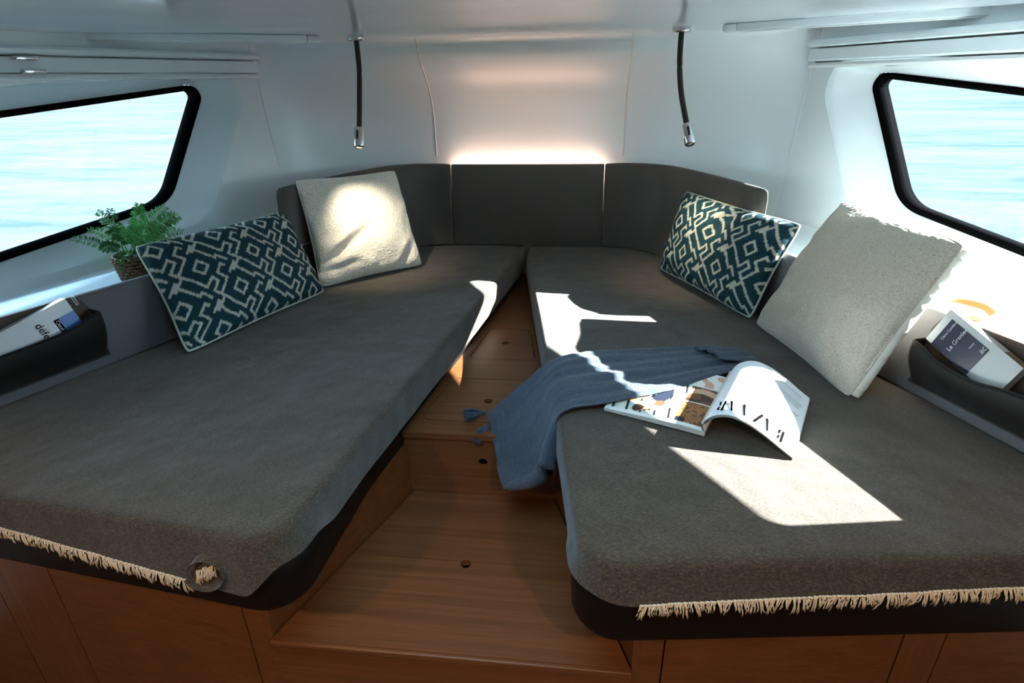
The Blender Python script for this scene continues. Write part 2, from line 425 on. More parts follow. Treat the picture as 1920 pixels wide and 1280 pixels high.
# ceiling with an overhead hatch (behind the frame) and two raised head-liner steps
hatch = rounded([(-.36,.22),(.36,.22),(.36,.94),(-.36,.94)], .07, 6)
cl = plate('ceiling', [[Vector(q) for q in ((-2.3,-1.42),(2.3,-1.42),(2.3,1.2),(1.45,2.72),(-1.45,2.72),(-2.3,1.2))], hatch], lambda x, y: Vector((x, y, .914)), (0,0,.02), M['ceil'])
tag(cl, 'glossy white gelcoat cabin ceiling', kind='structure')
def ceil_step(name, pts, z, th, mat):
    P = resample(rounded(pts, [.1]*2+[.28]*(len(pts)-4)+[.1]*2, 8), .04); N = normals2(P)
    bm = bmesh.new(); rings = []
    for ins, dz in ((0,th),(0,.004),(.002,.001),(.006,0)):
        rings.append([bm.verts.new((p.x+N[i].x*ins, p.y+N[i].y*ins, z+dz)) for i, p in enumerate(P)])
    hv = [bm.verts.new((p.x, p.y, z)) for p in hatch]
    ht = [bm.verts.new((p.x, p.y, z+th)) for p in hatch]
    for a, b in zip(rings, rings[1:]):
        for i in range(len(P)): bm.faces.new((a[i-1], a[i], b[i], b[i-1]))
    for i in range(len(hv)): bm.faces.new((hv[i-1], hv[i], ht[i], ht[i-1]))
    ed = [bm.edges.get((rings[-1][i-1], rings[-1][i])) for i in range(len(P))]+[bm.edges.get((hv[i-1], hv[i])) for i in range(len(hv))]
    bmesh.ops.triangle_fill(bm, use_beauty=True, edges=ed)
    return bm_obj(name, bm, mat, cl)
ceil_step('headliner_panel', [(-1.55,-1.3),(1.55,-1.3),(1.45,1.86),(.75,2.12),(-.75,2.12),(-1.45,1.86)], .907, .007, M['ceil'])
ceil_step('headliner_panel', [(-1.4,-1.2),(1.4,-1.2),(1.28,1.62),(.6,1.84),(-.6,1.84),(-1.28,1.62)], .899, .008, M['ceil'])
hw = empty('window_3', (0,.57,.93)); tag(hw, 'overhead deck hatch behind the viewer', kind='structure')
Ph = resample(hatch, .03); nh = len(Ph); Nh = normals2(Ph); Vh = []
for ins, z in ((0,.897),(.02,.895),(.02,.94),(0,.94)): Vh += [(p.x+Nh[i].x*ins, p.y+Nh[i].y*ins, z) for i, p in enumerate(Ph)]
mesh_obj('hatch_frame', Vh, grid_faces(nh, 4, True), M['alu'], hw)
plate('pane', [hatch], lambda x, y: Vector((x, y, .945)), (0,0,.008), M['glass'], hw)

# side ledges behind the long cushions
def out_x(y, z=0, lean=.15): return 1.107-.4*(y-1.4)+lean*z
LEDGE = .165
for s in (-1, 1):
    V = []; ny = 24
    for k in range(ny):
        y = .45+(2.55-.45)*k/(ny-1); x0 = out_x(y)+.03; x1 = wall_x(y, LEDGE)
        for t, dz in ((0,0),(.6,0),(.85,.006),(.95,.02),(1,.045)): V.append((s*(x0+(x1-x0)*t), y, LEDGE+dz))
    tag(mesh_obj('trim_1' if s < 0 else 'trim_2', V, grid_faces(5, ny), M['gel']), ('left' if s < 0 else 'right')+' white gelcoat ledge below the window', kind='structure')
V = [(-.88,2.33,LEDGE),(-.70,2.66,LEDGE),(-.42,2.855,LEDGE),(.42,2.855,LEDGE),(.70,2.66,LEDGE),(.88,2.33,LEDGE),(1.12,2.55,LEDGE),(.98,2.75,LEDGE),(.5,2.92,LEDGE),(-.5,2.92,LEDGE),(-.98,2.75,LEDGE),(-1.12,2.55,LEDGE)]
tag(mesh_obj('trim_3', V, [(0,1,10,11),(1,2,9,10),(2,3,8,9),(3,4,7,8),(4,5,6,7)], M['gel'], smooth=False), 'white ledge behind the backrest', kind='structure')

# ------------------------------------------------------------------ wooden steps and floor between the berths
STEP_Y, FLZ, STZ = 1.332, -.342, -.135
fl = empty('floor', (0,1.1,-.8)); tag(fl, 'stepped oak veneer floor between the two berths', kind='structure')
f0 = lambda z: (lambda x, y: Vector((x, y, z)))
box('cabin_sole', (-2.3,-1.4,-.82), (2.3,2.9,-.80), M['wood'], fl)
low = rounded([(-.382,.821),(.382,.821),(.204,STEP_Y),(-.204,STEP_Y)], [.0,.0,0,0], 4)
plate('step_board', [low, circle2(-.002,1.068,.0135)], f0(FLZ), (0,0,-.018), M['wood'], fl)
v, f = lathe((-.002,1.068,FLZ-.03), [(.0,0),(.02,0),(.02,.0122)]); mesh_obj('finger_hole', v, f, M['dark'], fl)
box('nosing', (-.384,.812,FLZ-.020), (.384,.823,FLZ-.002), M['wood'], fl, .003)
box('fascia_board', (-.3845,.828,-.80), (.3845,.845,FLZ-.021), M['wood'], fl)
# riser
rz = lambda x, z: Vector((x, STEP_Y, z))
plate('riser_board', [[(-.24,FLZ),(.24,FLZ),(.24,STZ-.016),(-.24,STZ-.016)], circle2(.004,-.229,.0135)], rz, (0,.012,0), M['wood'], fl)
V, F = tube([(.004,STEP_Y+.013,-.229),(.004,STEP_Y+.03,-.229)], .02, 20); mesh_obj('finger_hole', V, F, M['dark'], fl)
# upper step: surround plus two lift-out lids
sur = [(-.30,STEP_Y-.008),(.30,STEP_Y-.008),(.12,2.78),(-.12,2.78)]
lid1 = rounded([(-.187,1.392),(.187,1.392),(.143,1.655),(-.143,1.655)], .028, 6)
lid2 = rounded([(-.118,1.80),(.118,1.80),(.078,2.075),(-.078,2.075)], .024, 6)
def shrink(P, d):
    N = normals2(P); return [p+N[i]*d for i, p in enumerate(P)]
plate('surround_board', [sur, lid1, lid2], f0(STZ), (0,0,-.016), M['wood'], fl)
for lid, hy in ((lid1,1.515),(lid2,1.939)):
    plate('hatch_lid', [shrink(lid, .0028), circle2(-.004, hy, .0135)], f0(STZ-.0004), (0,0,-.013), M['wood'], fl)
    v, f = lathe((-.004, hy, STZ-.024), [(0,0),(.02,0),(.02,.0108)]); mesh_obj('finger_hole', v, f, M['dark'], fl)
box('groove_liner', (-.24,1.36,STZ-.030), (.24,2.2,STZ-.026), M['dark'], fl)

# ------------------------------------------------------------------ berth cabinets, trays, mattresses, blankets
def mirror(P, s): return [Vector((s*p[0], p[1])) for p in P] if s > 0 else [Vector((-p[0], p[1])) for p in reversed(P)]
def front_y(x): return .757+.12*(abs(x)-.4)
TRAY = rounded([(.262,.738),(1.385,.876),(1.175,1.4),(.74,2.49),(.62,2.77),(.36,2.83),(.022,2.83),(.032,2.6),(.246,1.13)], [.085,.04,.3,.15,.1,.2,.0,.0,.3], 10)
BLK = rounded([(.270,.742),(1.375,.875),(1.165,1.4),(.73,2.49),(.61,2.76),(.355,2.825),(.010,2.825),(.014,2.62),(.222,1.13)], [.075,.04,.3,.15,.1,.2,.0,.0,.3], 10)
def fac_y(x): return .83+.12*(abs(x)-.4)
def hem_z(x, s):
    a = abs(x)
    base = (-.078+.036*(a-.37)) if s > 0 else (-.114+.11*(a-.5))
    return base+.004*noise.noise(Vector((x*14, 3*s, 0)))
def berth(s):
    sd_ = 'left' if s < 0 else 'right'
    # cabinet under the berth
    cb = empty('berth_cabinet', (s*.8, 1.2, -.8)); tag(cb, 'oak veneer cabinet under the '+sd_+' berth', 'cabinet', 'berth cabinets')
    zt = -.182
    # side panel along the step
    V = [(s*.384,.828,-.80),(s*.384,.828,zt),(s*.202,STEP_Y+.02,zt),(s*.202,STEP_Y+.02,-.80)]
    V += [(s*(abs(x)+.014), y, z) for x, y, z in V]
    mesh_obj('side_panel', [(x*s*s, y, z) for x, y, z in V], [(0,1,2,3),(7,6,5,4),(0,4,5,1),(1,5,6,2),(2,6,7,3),(3,7,4,0)], M['wood_y'], cb, smooth=False)
    segs = [(.385,.444,'stile','wood'),(.4475,.962 if s < 0 else .915,'door','wood'),(.9655 if s < 0 else .9185,1.158 if s < 0 else 1.0,'stile','wood_z'),(1.1615 if s < 0 else 1.003,1.48,'end_panel','wood')]
    for x0, x1, nm, mt in segs:
        V = []
        for x in (x0, x1):
            for z in (-.80, zt):
                V.append((s*x, fac_y(x), z)); V.append((s*x, fac_y(x)+.018, z))
        mesh_obj(nm, V, [(0,2,6,4),(1,5,7,3),(0,1,3,2),(4,6,7,5),(2,3,7,6),(0,4,5,1)], M[mt], cb, smooth=False)
    V = [(s*.40,.86,-.80),(s*1.47,.99,-.80),(s*1.47,.99,zt),(s*.40,.86,zt)]
    mesh_obj('carcass', V, [(0,1,2,3)], M['dark'], cb, smooth=False)
    # tray
    P = resample(mirror(TRAY, s), .015)
    def lip(p):
        a = abs(p.x); c = math.exp(-(((a-.285)/.06)**2+((p.y-.85)/.10)**2))
        return -.075
    tr = ring_obj('berth_tray', P, [(.03,-.184),(.012,-.183),(.004,-.178),(0,-.168),(0,-.11),lambda p: (.0, lip(p)-.004),lambda p: (.004, lip(p)),lambda p: (.012, lip(p)-.002),(.02,-.10)], M['black'], cap_top=True, cap_bot=True)
    tag(tr, 'black plastic tray edge under the '+sd_+' berth mattress', 'tray', 'berth trays')
    # blanket
    B = resample(mirror(BLK, s), .012)
    def isfront(p): return p.y < front_y(p.x)+.028 and abs(p.x) > .33
    def bot(p):
        a = abs(p.x); fz = hem_z(p.x, s); iz = -.093+.004*noise.noise(Vector((p.y*6, s, 1)))
        sm = lambda q: (lambda q: q*q*(3-2*q))(max(0, min(1, q)))
        if a > .6: return (-.010, fz) if p.y < 1.2 and p.y < front_y(p.x)+.03 else (0, iz)
        c = sm((.36-a)/.08); y1 = sm((p.y-.84)/.10)
        return (-.012*(1-y1), (fz*(1-c)-.062*c)*(1-y1)+iz*y1)
    def midz(f):
        def g(p):
            i, z = bot(p); return (i*(1-f)+.001*noise.noise(Vector((p.x*20, p.y*20, f*3))), z*(1-f)-.03*f)
        return g
    wob = lambda i, z: (lambda p: (i, z+.0035*noise.noise(Vector((p.x*4, p.y*4, 5)))))
    bl = ring_obj('blanket', B, [bot, midz(.35), midz(.7), midz(1.0), wob(.0015,-.0140), wob(.005,-.0068), wob(.011,-.0025), wob(.019,-.0004), wob(.035,0)], M['wool'], cap_top=True)
    tag(bl, 'grey wool blanket with cream fringe covering the '+sd_+' berth', 'blanket', 'grey berth blankets')
    # fringe: uncountable cotton strands along the hem
    parts = []; rnd = random.Random(3+s)
    x = .375 if s > 0 else .47
    while x < 1.30:
        n = rnd.choice((2,3,3,4))
        dirx = rnd.uniform(-.35,.35); L = rnd.uniform(.020,.032)
        for k in range(n):
            xx = x+k*.0021; z0 = hem_z(xx*s, s); y0 = front_y(xx)-.0125
            pts = []; amp = rnd.uniform(-.005,.005); l2 = L*rnd.uniform(.75,1.1); dd = dirx+rnd.uniform(-.15,.15)
            for q in range(6):
                t = q/5; pts.append((s*(xx+dd*l2*t+amp*math.sin(t*3)*t), y0-.004*math.sin(t*2.4)+rnd.uniform(-.0006,.0006), z0+.003-l2*t))
            parts.append(tube(pts, [.0013]*4+[.0011,.0008], 4))
        # knot
        parts.append(tube([(s*(x-.001), front_y(x)-.0118, hem_z(x*s, s)+.0035),(s*(x+n*.0022), front_y(x)-.0118, hem_z(x*s, s)+.003)], .0022, 5))
        x += n*.0021+rnd.uniform(.0004,.0026)
    v, f = merge(parts); fr = mesh_obj('fringe', v, f, M['cream'], bl, recalc=False); tag(fr, 'cream cotton fringe along the front hem', kind='stuff')
    return bl
BL_L = berth(-1); BL_R = berth(1)
# curled corner of the left blanket
V = []; n1 = 40; n2 = 14
for j in range(n2):
    y = .738+.070*j/(n2-1)
    for i in range(n1):
        t = i/(n1-1); a = -2.7+t*5.7; r = .035-.009*t
        V.append((-.425+r*1.25*math.cos(a)+.02*(j/(n2-1)), y+.006*math.sin(a), -.082+r*math.sin(a)+.03*(j/(n2-1))))
cc_ = mesh_obj('curled_corner', V, grid_faces(n1, n2), M['wool'], BL_L)
parts = []; rnd = random.Random(5)
for k in range(26):
    x = -.447+.0017*k; z = -.098+.0009*k+rnd.uniform(-.003,.003)
    parts.append(tube([(x, .752, z+.012), (x+rnd.uniform(-.003,.003), .747, z), (x+rnd.uniform(-.006,.006), .742, z-.010)], .0013, 4))
v, f = merge(parts); tag(mesh_obj('fringe', v, f, M['cream'], cc_, recalc=False), 'cream fringe tucked inside the curl', kind='stuff')

# long side cushions and pockets
def side_cushion(s):
    sd_ = 'left' if s < 0 else 'right'
    sec = [(.004,.004),(-.0,.012),(.0,.11),(.0,.187),(.004,.204),(.014,.213),(.026,.215),(.038,.210),(.044,.198),(.044,.004)]
    V = []; ys = [.55+(2.13-.55)*k/40 for k in range(41)]
    for y in ys:
        puff = .004*math.sin(y*9)
        for d, z in sec: V.append((s*(out_x(y, z)+d-(.004 if 0 < z < .2 and d == 0 else 0)), y, z))
    n = len(sec); F = grid_faces(n, len(ys))+[tuple(range(n)), tuple(range((len(ys)-1)*n, len(ys)*n))]
    sc = mesh_obj('side_cushion', V, F, M['vinyl_l']); tag(sc, 'long light grey side cushion along the '+sd_+' berth, below the window', 'cushion', 'side cushions')
    # welt roll along the bottom, lying on the blanket edge
    # pocket
    ye = 1.40 if s < 0 else 1.412
    def cpt(y, z, off): return Vector((s*(out_x(y, z)-off), y, z))
    pk = empty('storage_pocket', cpt(1.2,.04,.0)); tag(pk, 'dark brown leather storage pocket hung on the '+sd_+' side cushion, holding a book', 'pocket', 'leather storage pockets')
    back = rounded([(.80,.036),(ye,.036),(ye+.004,.18),(ye-.012,.222),(.80,.218)], [.0,.004,.02,.03,0], 5)
    plate('back_panel', [back], lambda y, z: cpt(y, z, .0055+.0*z), (-s*.004,0,0), M['leather_in'], pk)
    top = ([(ye,.178),(1.362,.170),(1.295,.152),(1.165,.144),(1.0,.14),(.80,.150)] if s < 0 else [(ye,.155),(1.375,.150),(1.325,.130),(1.245,.124),(1.165,.138),(1.0,.15),(.80,.160)])
    tv = [Vector(p) for p in top]; ny = 48; nz = 12; V = []
    for k in range(ny):
        p = catmull(tv, k/(ny-1)); e = min(1, k/(ny-1)*11); e = e*e*(3-2*e)
        for j in range(nz):
            t = j/(nz-1); z = .036+(p.y-.036)*t; off = .011+e*(.048*math.sin(min(1, t*1.1)*math.pi/2)); V.append(cpt(p.x, z, off))
    fp = mesh_obj('front_panel', V, grid_faces(nz, ny), M['leather'], pk)
    md = fp.modifiers.new('thick', 'SOLIDIFY'); md.thickness = .0025; md.offset = 0
    edge = [V[k*nz+nz-1] for k in range(ny)]
    v, f = tube(edge, .0022, 6); mesh_obj('edge_binding', v, f, M['leather'], pk)
    if s < 0:
        q = on_plane(143, 562, cpt(1.4,0,.012), (1,-.4,.15)); y0, z0 = q.y, q.z
        tg = plate('care_label', [[(y0-.008,z0+.011),(y0+.000,z0+.013),(y0+.004,z0-.015),(y0-.004,z0-.017)]], lambda y, z: cpt(y, z, .0095), (s*.001,0,0), M['white_cover'], pk)
        V = []
        for k in range(6):
            t = (k+.5)/6; V.append(cpt(y0-.004+.0045*t, z0+.009-.022*t, .0098))
        v, f = tube(V, .0011, 4); mesh_obj('label_print', v, f, M['ink'], tg)
    else:
        for k in range(24):
            pass
        st = [cpt(ye-.03-.02*k, .212, .0098) for k in range(29)]
        v, f = merge([tube([a, a+(st[min(i+1, 28)]-a)*.6], .0008, 4) for i, a in enumerate(st[:-1])]); mesh_obj('stitching', v, f, M['wicker'], pk)
    return cpt
CP_L = side_cushion(-1); CP_R = side_cushion(1)

# ------------------------------------------------------------------ backrest cushions
def backrest(name, path, side_, label, mt):
    """path: plan polyline of the front face foot; leans back with height; end tapers down if side_"""
    sec0 = [(0,.006),(0,.30),(0,.365),(.005,.38),(.014,.386),(.024,.384),(.032,.374),(.035,.35),(.035,.006)]
    P = [Vector(p) for p in path]; n = len(P); V = []; ns = len(sec0)
    for i, p in enumerate(P):
        t = (P[min(i+1, n-1)]-P[max(i-1, 0)]).normalized(); nrm = Vector((t.y, -t.x))
        if nrm.y < 0 and abs(nrm.y) > abs(nrm.x): nrm = -nrm
        if side_ and nrm.x*side_ < 0 and abs(nrm.x) >= abs(nrm.y): nrm = -nrm
        u = i/(n-1)
        lean = .07+(.14*u if side_ else 0); slope = (-.0*u)
        hh = 1+ (.02*math.sin(math.pi*u) if side_ else 0)
        for d, z in sec0:
            zz = z*hh if z > 0 else z
            back = (t*-1)*0
            sh = 0
            if side_ and u > .80:                     # end face is raked: foot reaches further than the top
                k = (u-.80)/.2; sh = k*(.10*(.386-max(0, z))/.386+d*1.0)
            q = p+nrm*(d+lean*max(0, zz))+t*sh
            V.append((q.x, q.y, zz))
    F = grid_faces(ns, n)+[tuple(range(ns)), tuple(range((n-1)*ns, n*ns))]
    o = mesh_obj(name, V, F, mt)
    b = o.modifiers.new('round', 'BEVEL'); b.width = .006; b.segments = 3; b.limit_method = 'ANGLE'; b.angle_limit = math.radians(50)
    tag(o, label, 'cushion', 'backrest cushions'); return o
backrest('backrest_cushion', [(-.3635+.727*k/12, 2.802) for k in range(13)], 0, 'dark grey upholstered backrest cushion in the middle of the bow wall', M['vinyl'])
for s in (-1, 1):
    ctl = [Vector(p) for p in ((.364,2.802),(.47,2.785),(.585,2.70),(.655,2.55),(.73,2.36),(.80,2.17))]
    pth = [catmull(ctl, k/30) for k in range(31)]
    backrest('backrest_cushion', [(s*p.x, p.y) for p in pth], s, 'dark grey curved backrest cushion behind the '+('white square pillow on the left' if s < 0 else 'patterned pillow on the right'), M['vinyl'])

# ------------------------------------------------------------------ pillows
IK = ["##.......###",
      ".#........#.",
      ".#..####..#.",
      ".#..#..#..#.",
      ".#..#..#..#.",
      ".#..####..#.",
      ".#........##",
      ".####......#",
      "....#.####.#",
      ".####.#..#.#",
      ".#....#.....",
      ".######.####"]
TEAL, CREAM = lin((22,60,70)), lin((196,196,178))
def ikat(x, y, seed=0):
    u = .0122; x += .008*noise.noise(Vector((x*5, y*5, seed)))
    y2 = y+.0045*noise.noise(Vector((x*420, y*12, seed+2)))
    p = (x+y2)/math.sqrt(2)/u; q = (x-y2)/math.sqrt(2)/u
    on = all(IK[int(math.floor(q+b)) % 12][int(math.floor(p+a)) % 12] == '#' for a in (-.15,.15) for b in (-.15,.15))
    v = .88+.22*noise.noise(Vector((x*300, y*60, 4)))
    c = CREAM if on else TEAL
    return tuple(max(0, k*v) for k in c)
def pillow(name, bl, br, tr, tl, T, mat, label, nu=90, nv=70, pattern=False, fuzz=0, creases=(), pipe=None, seed=0, topc=None, front=1.0, back=.6, conc=.05, expo=.42):
    bl, br, tr, tl = map(Vector, (bl, br, tr, tl))
    cc = (bl+br+tr+tl)/4; bl, br, tr, tl = [cc+(q-cc)*1.035 for q in (bl, br, tr, tl)]
    nrm = ((br-bl).cross(tl-bl)+(tr-tl).cross(tr-br)).normalized()
    if nrm.dot(CPOS-(bl+tr)/2) < 0: nrm = -nrm
    W = ((br-bl).length+(tr-tl).length)/2; H = ((tl-bl).length+(tr-br).length)/2
    ux = (br-bl).normalized(); uy = (tl-bl).normalized()
    def base(u, v):
        uu = u*(1-conc*(1-v*v)*u*u); vv = v*(1-(conc if v < 0 or topc is None else topc)*(1-u*u)*v*v)
        ck = 1-.035*abs(u*v)**7; a, b = (uu*ck+1)/2, (vv*ck+1)/2
        return bl.lerp(br, a).lerp(tl.lerp(tr, a), b)
    V = []; C = []; edge = {}
    def pt(u, v, sgn):
        q = base(u, v)
        th = T*max(0, (1-u*u))**expo*max(0, (1-v*v))**expo*(front if sgn > 0 else back)
        e = max(abs(u), abs(v))
        wr = .010*noise.noise(Vector((u*2.2+seed, v*2.2, 1.3*sgn)))+.006*noise.noise(Vector((u*5+seed, v*5, 2.0)))*e
        d = th*(1+.0)+wr*min(1, th/(T*.3))
        for (cu, cv, ang, amp, wd, ln) in creases:
            if sgn > 0:
                a = (u-cu)*math.cos(ang)+(v-cv)*math.sin(ang); b = -(u-cu)*math.sin(ang)+(v-cv)*math.cos(ang)
                d -= amp*math.exp(-(b/wd)**2)*math.exp(-(a/ln)**2)*min(1, th/(T*.3))
                d += .6*amp*math.exp(-((b-wd*1.6)/wd)**2)*math.exp(-(a/ln)**2)*min(1, th/(T*.3))
        if fuzz:
            d += fuzz*noise.noise(Vector((u*W*95, v*H*95, seed+sgn)))+fuzz*.5*noise.noise(Vector((u*W*210, v*H*210, seed+sgn)))
        q = q+nrm*d*sgn
        return q
    for sgn in (1, -1):
        for j in range(nv):
            v = math.sin(math.pi/2*(2*j/(nv-1)-1)*.999)*.35+(2*j/(nv-1)-1)*.65
            for i in range(nu):
                u = math.sin(math.pi/2*(2*i/(nu-1)-1)*.999)*.35+(2*i/(nu-1)-1)*.65
                q = pt(u, v, sgn); q.z = max(q.z, .006); V.append(q)
                if pattern: C.append(ikat((u+1)/2*W+seed*.37, (v+1)/2*H+seed*.21+(0 if sgn > 0 else .5), seed))
    n0 = nu*nv; F = grid_faces(nu, nv); F += [tuple(n0+i for i in reversed(f)) for f in grid_faces(nu, nv)]
    rim = [i for i in range(nu)]+[j*nu+nu-1 for j in range(1, nv)]+[(nv-1)*nu+i for i in range(nu-2, -1, -1)]+[j*nu for j in range(nv-2, 0, -1)]
    for a, b in zip(rim, rim[1:]+rim[:1]): F.append((a, n0+a, n0+b, b))
    o = mesh_obj(name, V, F, mat)
    if pattern: set_colors(o, C)
    if pipe:
        path = [V[i].lerp(V[n0+i], .5) for i in rim]; path = path+[path[0]]
        v, f = tube(path, .0042, 6, caps=False); mesh_obj('piping', v, f, M[pipe], o)
    else:
        path = [V[i].lerp(V[n0+i], .5) for i in rim]; path = path+[path[0]]
        v, f = tube(path, .0035, 5, caps=False); mesh_obj('seam', v, f, mat, o)
    tag(o, label, 'pillow', 'scatter pillows')
    return o, V, rim, n0
pillow('patterned_pillow', (-.915,1.480,.015), (-.728,2.045,.015), (-.905,2.175,.288), (-1.09,1.605,.300), .078, M['ikat'], 'teal and cream patterned oblong pillow leaning beside the fern', 230, 140, True, 0, ((-.75,-.85,.6,.012,.10,.4),), 'pipe', 1, back=.22)
pillow('white_pillow', (-.757,2.105,.015), (-.437,2.428,.015), (-.572,2.600,.385), (-.856,2.240,.398), .068, M['boucle'], 'white boucle square pillow under the left reading lamp', 150, 150, False, .0022, ((-.55,-.45,.55,.02,.10,.55),(.75,-.70,.9,.012,.09,.3),(-.75,-.75,.1,.010,.07,.35)), None, 2, back=.2)
pillow('patterned_pillow', (.604,2.420,.015), (.828,1.880,.015), (.965,1.968,.302), (.690,2.490,.316), .078, M['ikat'], 'teal and cream patterned oblong pillow beneath the right reading lamp', 230, 140, True, 0, ((.15,.85,1.45,.022,.09,.5),), 'pipe', 5, back=.25)
P4, V4, rim4, n4 = pillow('white_pillow', (.842,1.838,.012), (.940,1.366,.012), (1.140,1.432,.379), (1.064,1.925,.382), .078, M['boucle2'], 'large cream textured pillow propped below the right window', 150, 150, False, .0016, ((.80,-.85,2.2,.014,.10,.35),), None, 9, topc=.01, back=.2, expo=.5)
# gathered satin edge along the near side of the cream pillow
nu = 150; parts = []
sidep = [V4[j*nu+nu-1].lerp(V4[n4+j*nu+nu-1], .5) for j in range(2, 148)]
V = []
for k, p in enumerate(sidep):
    wv = .5+.5*math.sin(k*.55+1.5*math.sin(k*.13))
    for t in range(5):
        a = t/4; V.append(p+Vector((.004*math.sin(a*math.pi)*wv+.024*a, -.006*math.sin(a*math.pi)*(.6+wv*.6)-.001, -.012*a+.002*wv)))
mesh_obj('satin_edge', V, grid_faces(5, len(sidep)), M['satin'], P4)

# ------------------------------------------------------------------ blue throw
rows = {   # far edge -> near edge, each from the mattress end to the hem
 0: [(.665,1.650,.012),(.52,1.625,.012),(.40,1.600,.012),(.286,1.575,.012),(.19,1.520,.010),(.115,1.470,-.035),(.05,1.435,-.085),(.006,1.413,-.122)],
 1: [(.700,1.610,.018),(.55,1.570,.020),(.42,1.535,.019),(.30,1.500,.019),(.20,1.450,.014),(.135,1.415,-.045),(.070,1.388,-.100),(.018,1.378,-.121)],
 2: [(.715,1.565,.018),(.58,1.520,.018),(.45,1.460,.019),(.32,1.415,.020),(.205,1.370,.015),(.158,1.335,-.045),(.105,1.306,-.120),(.045,1.300,-.158)],
 3: [(.735,1.530,.018),(.61,1.475,.021),(.47,1.395,.025),(.33,1.330,.024),(.216,1.285,.016),(.178,1.262,-.060),(.135,1.245,-.160),(.055,1.262,-.200)],
 4: [(.728,1.500,.010),(.64,1.445,.016),(.486,1.335,.022),(.325,1.262,.020),(.224,1.220,.014),(.196,1.204,-.060),(.170,1.190,-.160),(.078,1.212,-.222)]}
CR = [[Vector(p) for p in rows[k]] for k in range(5)]
NU, NV = 170, 110; V = []
for j in range(NV):
    v = j/(NV-1)
    for i in range(NU):
        u = i/(NU-1); cs = [catmull(c, u) for c in CR]; p = catmull(cs, v)
        e = math.sin(math.pi*min(1, max(0, v)))**.5
        h = (.0045-.001*u)*math.sin(v*13+3.2*noise.noise(Vector((u*2.2, v*1.5, 0)))+u*1.5)*e
        h += .0016*math.sin(v*37+4*noise.noise(Vector((u*3, v*2, 7))))*e
        cr = .0012*noise.noise(Vector((u*9, v*70, 3)))+.0012*noise.noise(Vector((u*70, v*14, 8)))
        hang = max(0, min(1, (u-.5)/.2))
        p = p+Vector((-hang*.8, -.35*hang, 1-.7*hang))*(h*(1-.5*hang)+cr)
        V.append(p)
tw = mesh_obj('throw_blanket', V, grid_faces(NU, NV), M['throw'])
md = tw.modifiers.new('thick', 'SOLIDIFY'); md.thickness = .004; md.offset = -1
tag(tw, 'slate blue gauze throw draped over the right berth edge, with tassels', 'throw')
# rolled lower hem and folded layers at the end
hem = [V[j*NU+NU-1] for j in range(0, NV, 4)]
for d in (.0, .012, .024):
    pth = [p+Vector((.014+d*1.1, .004, .006+d*.25)) for p in hem]
    v, f = tube(pth, .0055, 8); mesh_obj('folded_hem', v, f, M['throw'], tw)
bot = [V[(NV-1)*NU+i] for i in range(110, NU, 3)]
v, f = tube([p+Vector((.006,.004,.004)) for p in bot], [.010+.012*math.sin(math.pi*k/(len(bot)-1)) for k in range(len(bot))], 12); mesh_obj('rolled_edge', v, f, M['throw'], tw)
# second layer at the mattress end
V2 = []
for j in range(24):
    for i in range(14):
        a = Vector((.60,1.60,.018)).lerp(Vector((.70,1.625,.014)), i/13); b = Vector((.66,1.50,.030)).lerp(Vector((.775,1.545,.008)), i/13)
        p = a.lerp(b, j/23); p.z += .010*math.sin(j/23*math.pi)+.003*math.sin(j*.9+i*.2); V2.append(p)
o = mesh_obj('folded_layer', V2, grid_faces(14, 24), M['throw'], tw); o.modifiers.new('t', 'SOLIDIFY').thickness = .003
def tassel(p, d, name='tassel'):
    rnd = random.Random(int(p[0]*1e4)); parts = [tube([Vector(p)-Vector(d)*.008, Vector(p)+Vector(d)*.004], .006, 8)]
    d = Vector(d).normalized()
    for k in range(80):
        o = Vector((rnd.gauss(0,1), rnd.gauss(0,1), rnd.gauss(0,1))); o = (o-d*o.dot(d)); o = o.normalized()*rnd.uniform(0,.019)
        parts.append(tube([Vector(p)+o*.25, Vector(p)+d*.022+o*.85, Vector(p)+d*rnd.uniform(.046,.056)+o*1.1], .0016, 4))
    v, f = merge(parts); return mesh_obj(name, v, f, M['throw'], tw, recalc=False)
tassel((-.004,1.405,-.112), (-.9,-.25,-.02)); tassel((.012,1.360,-.128), (-.45,-.55,-.5))

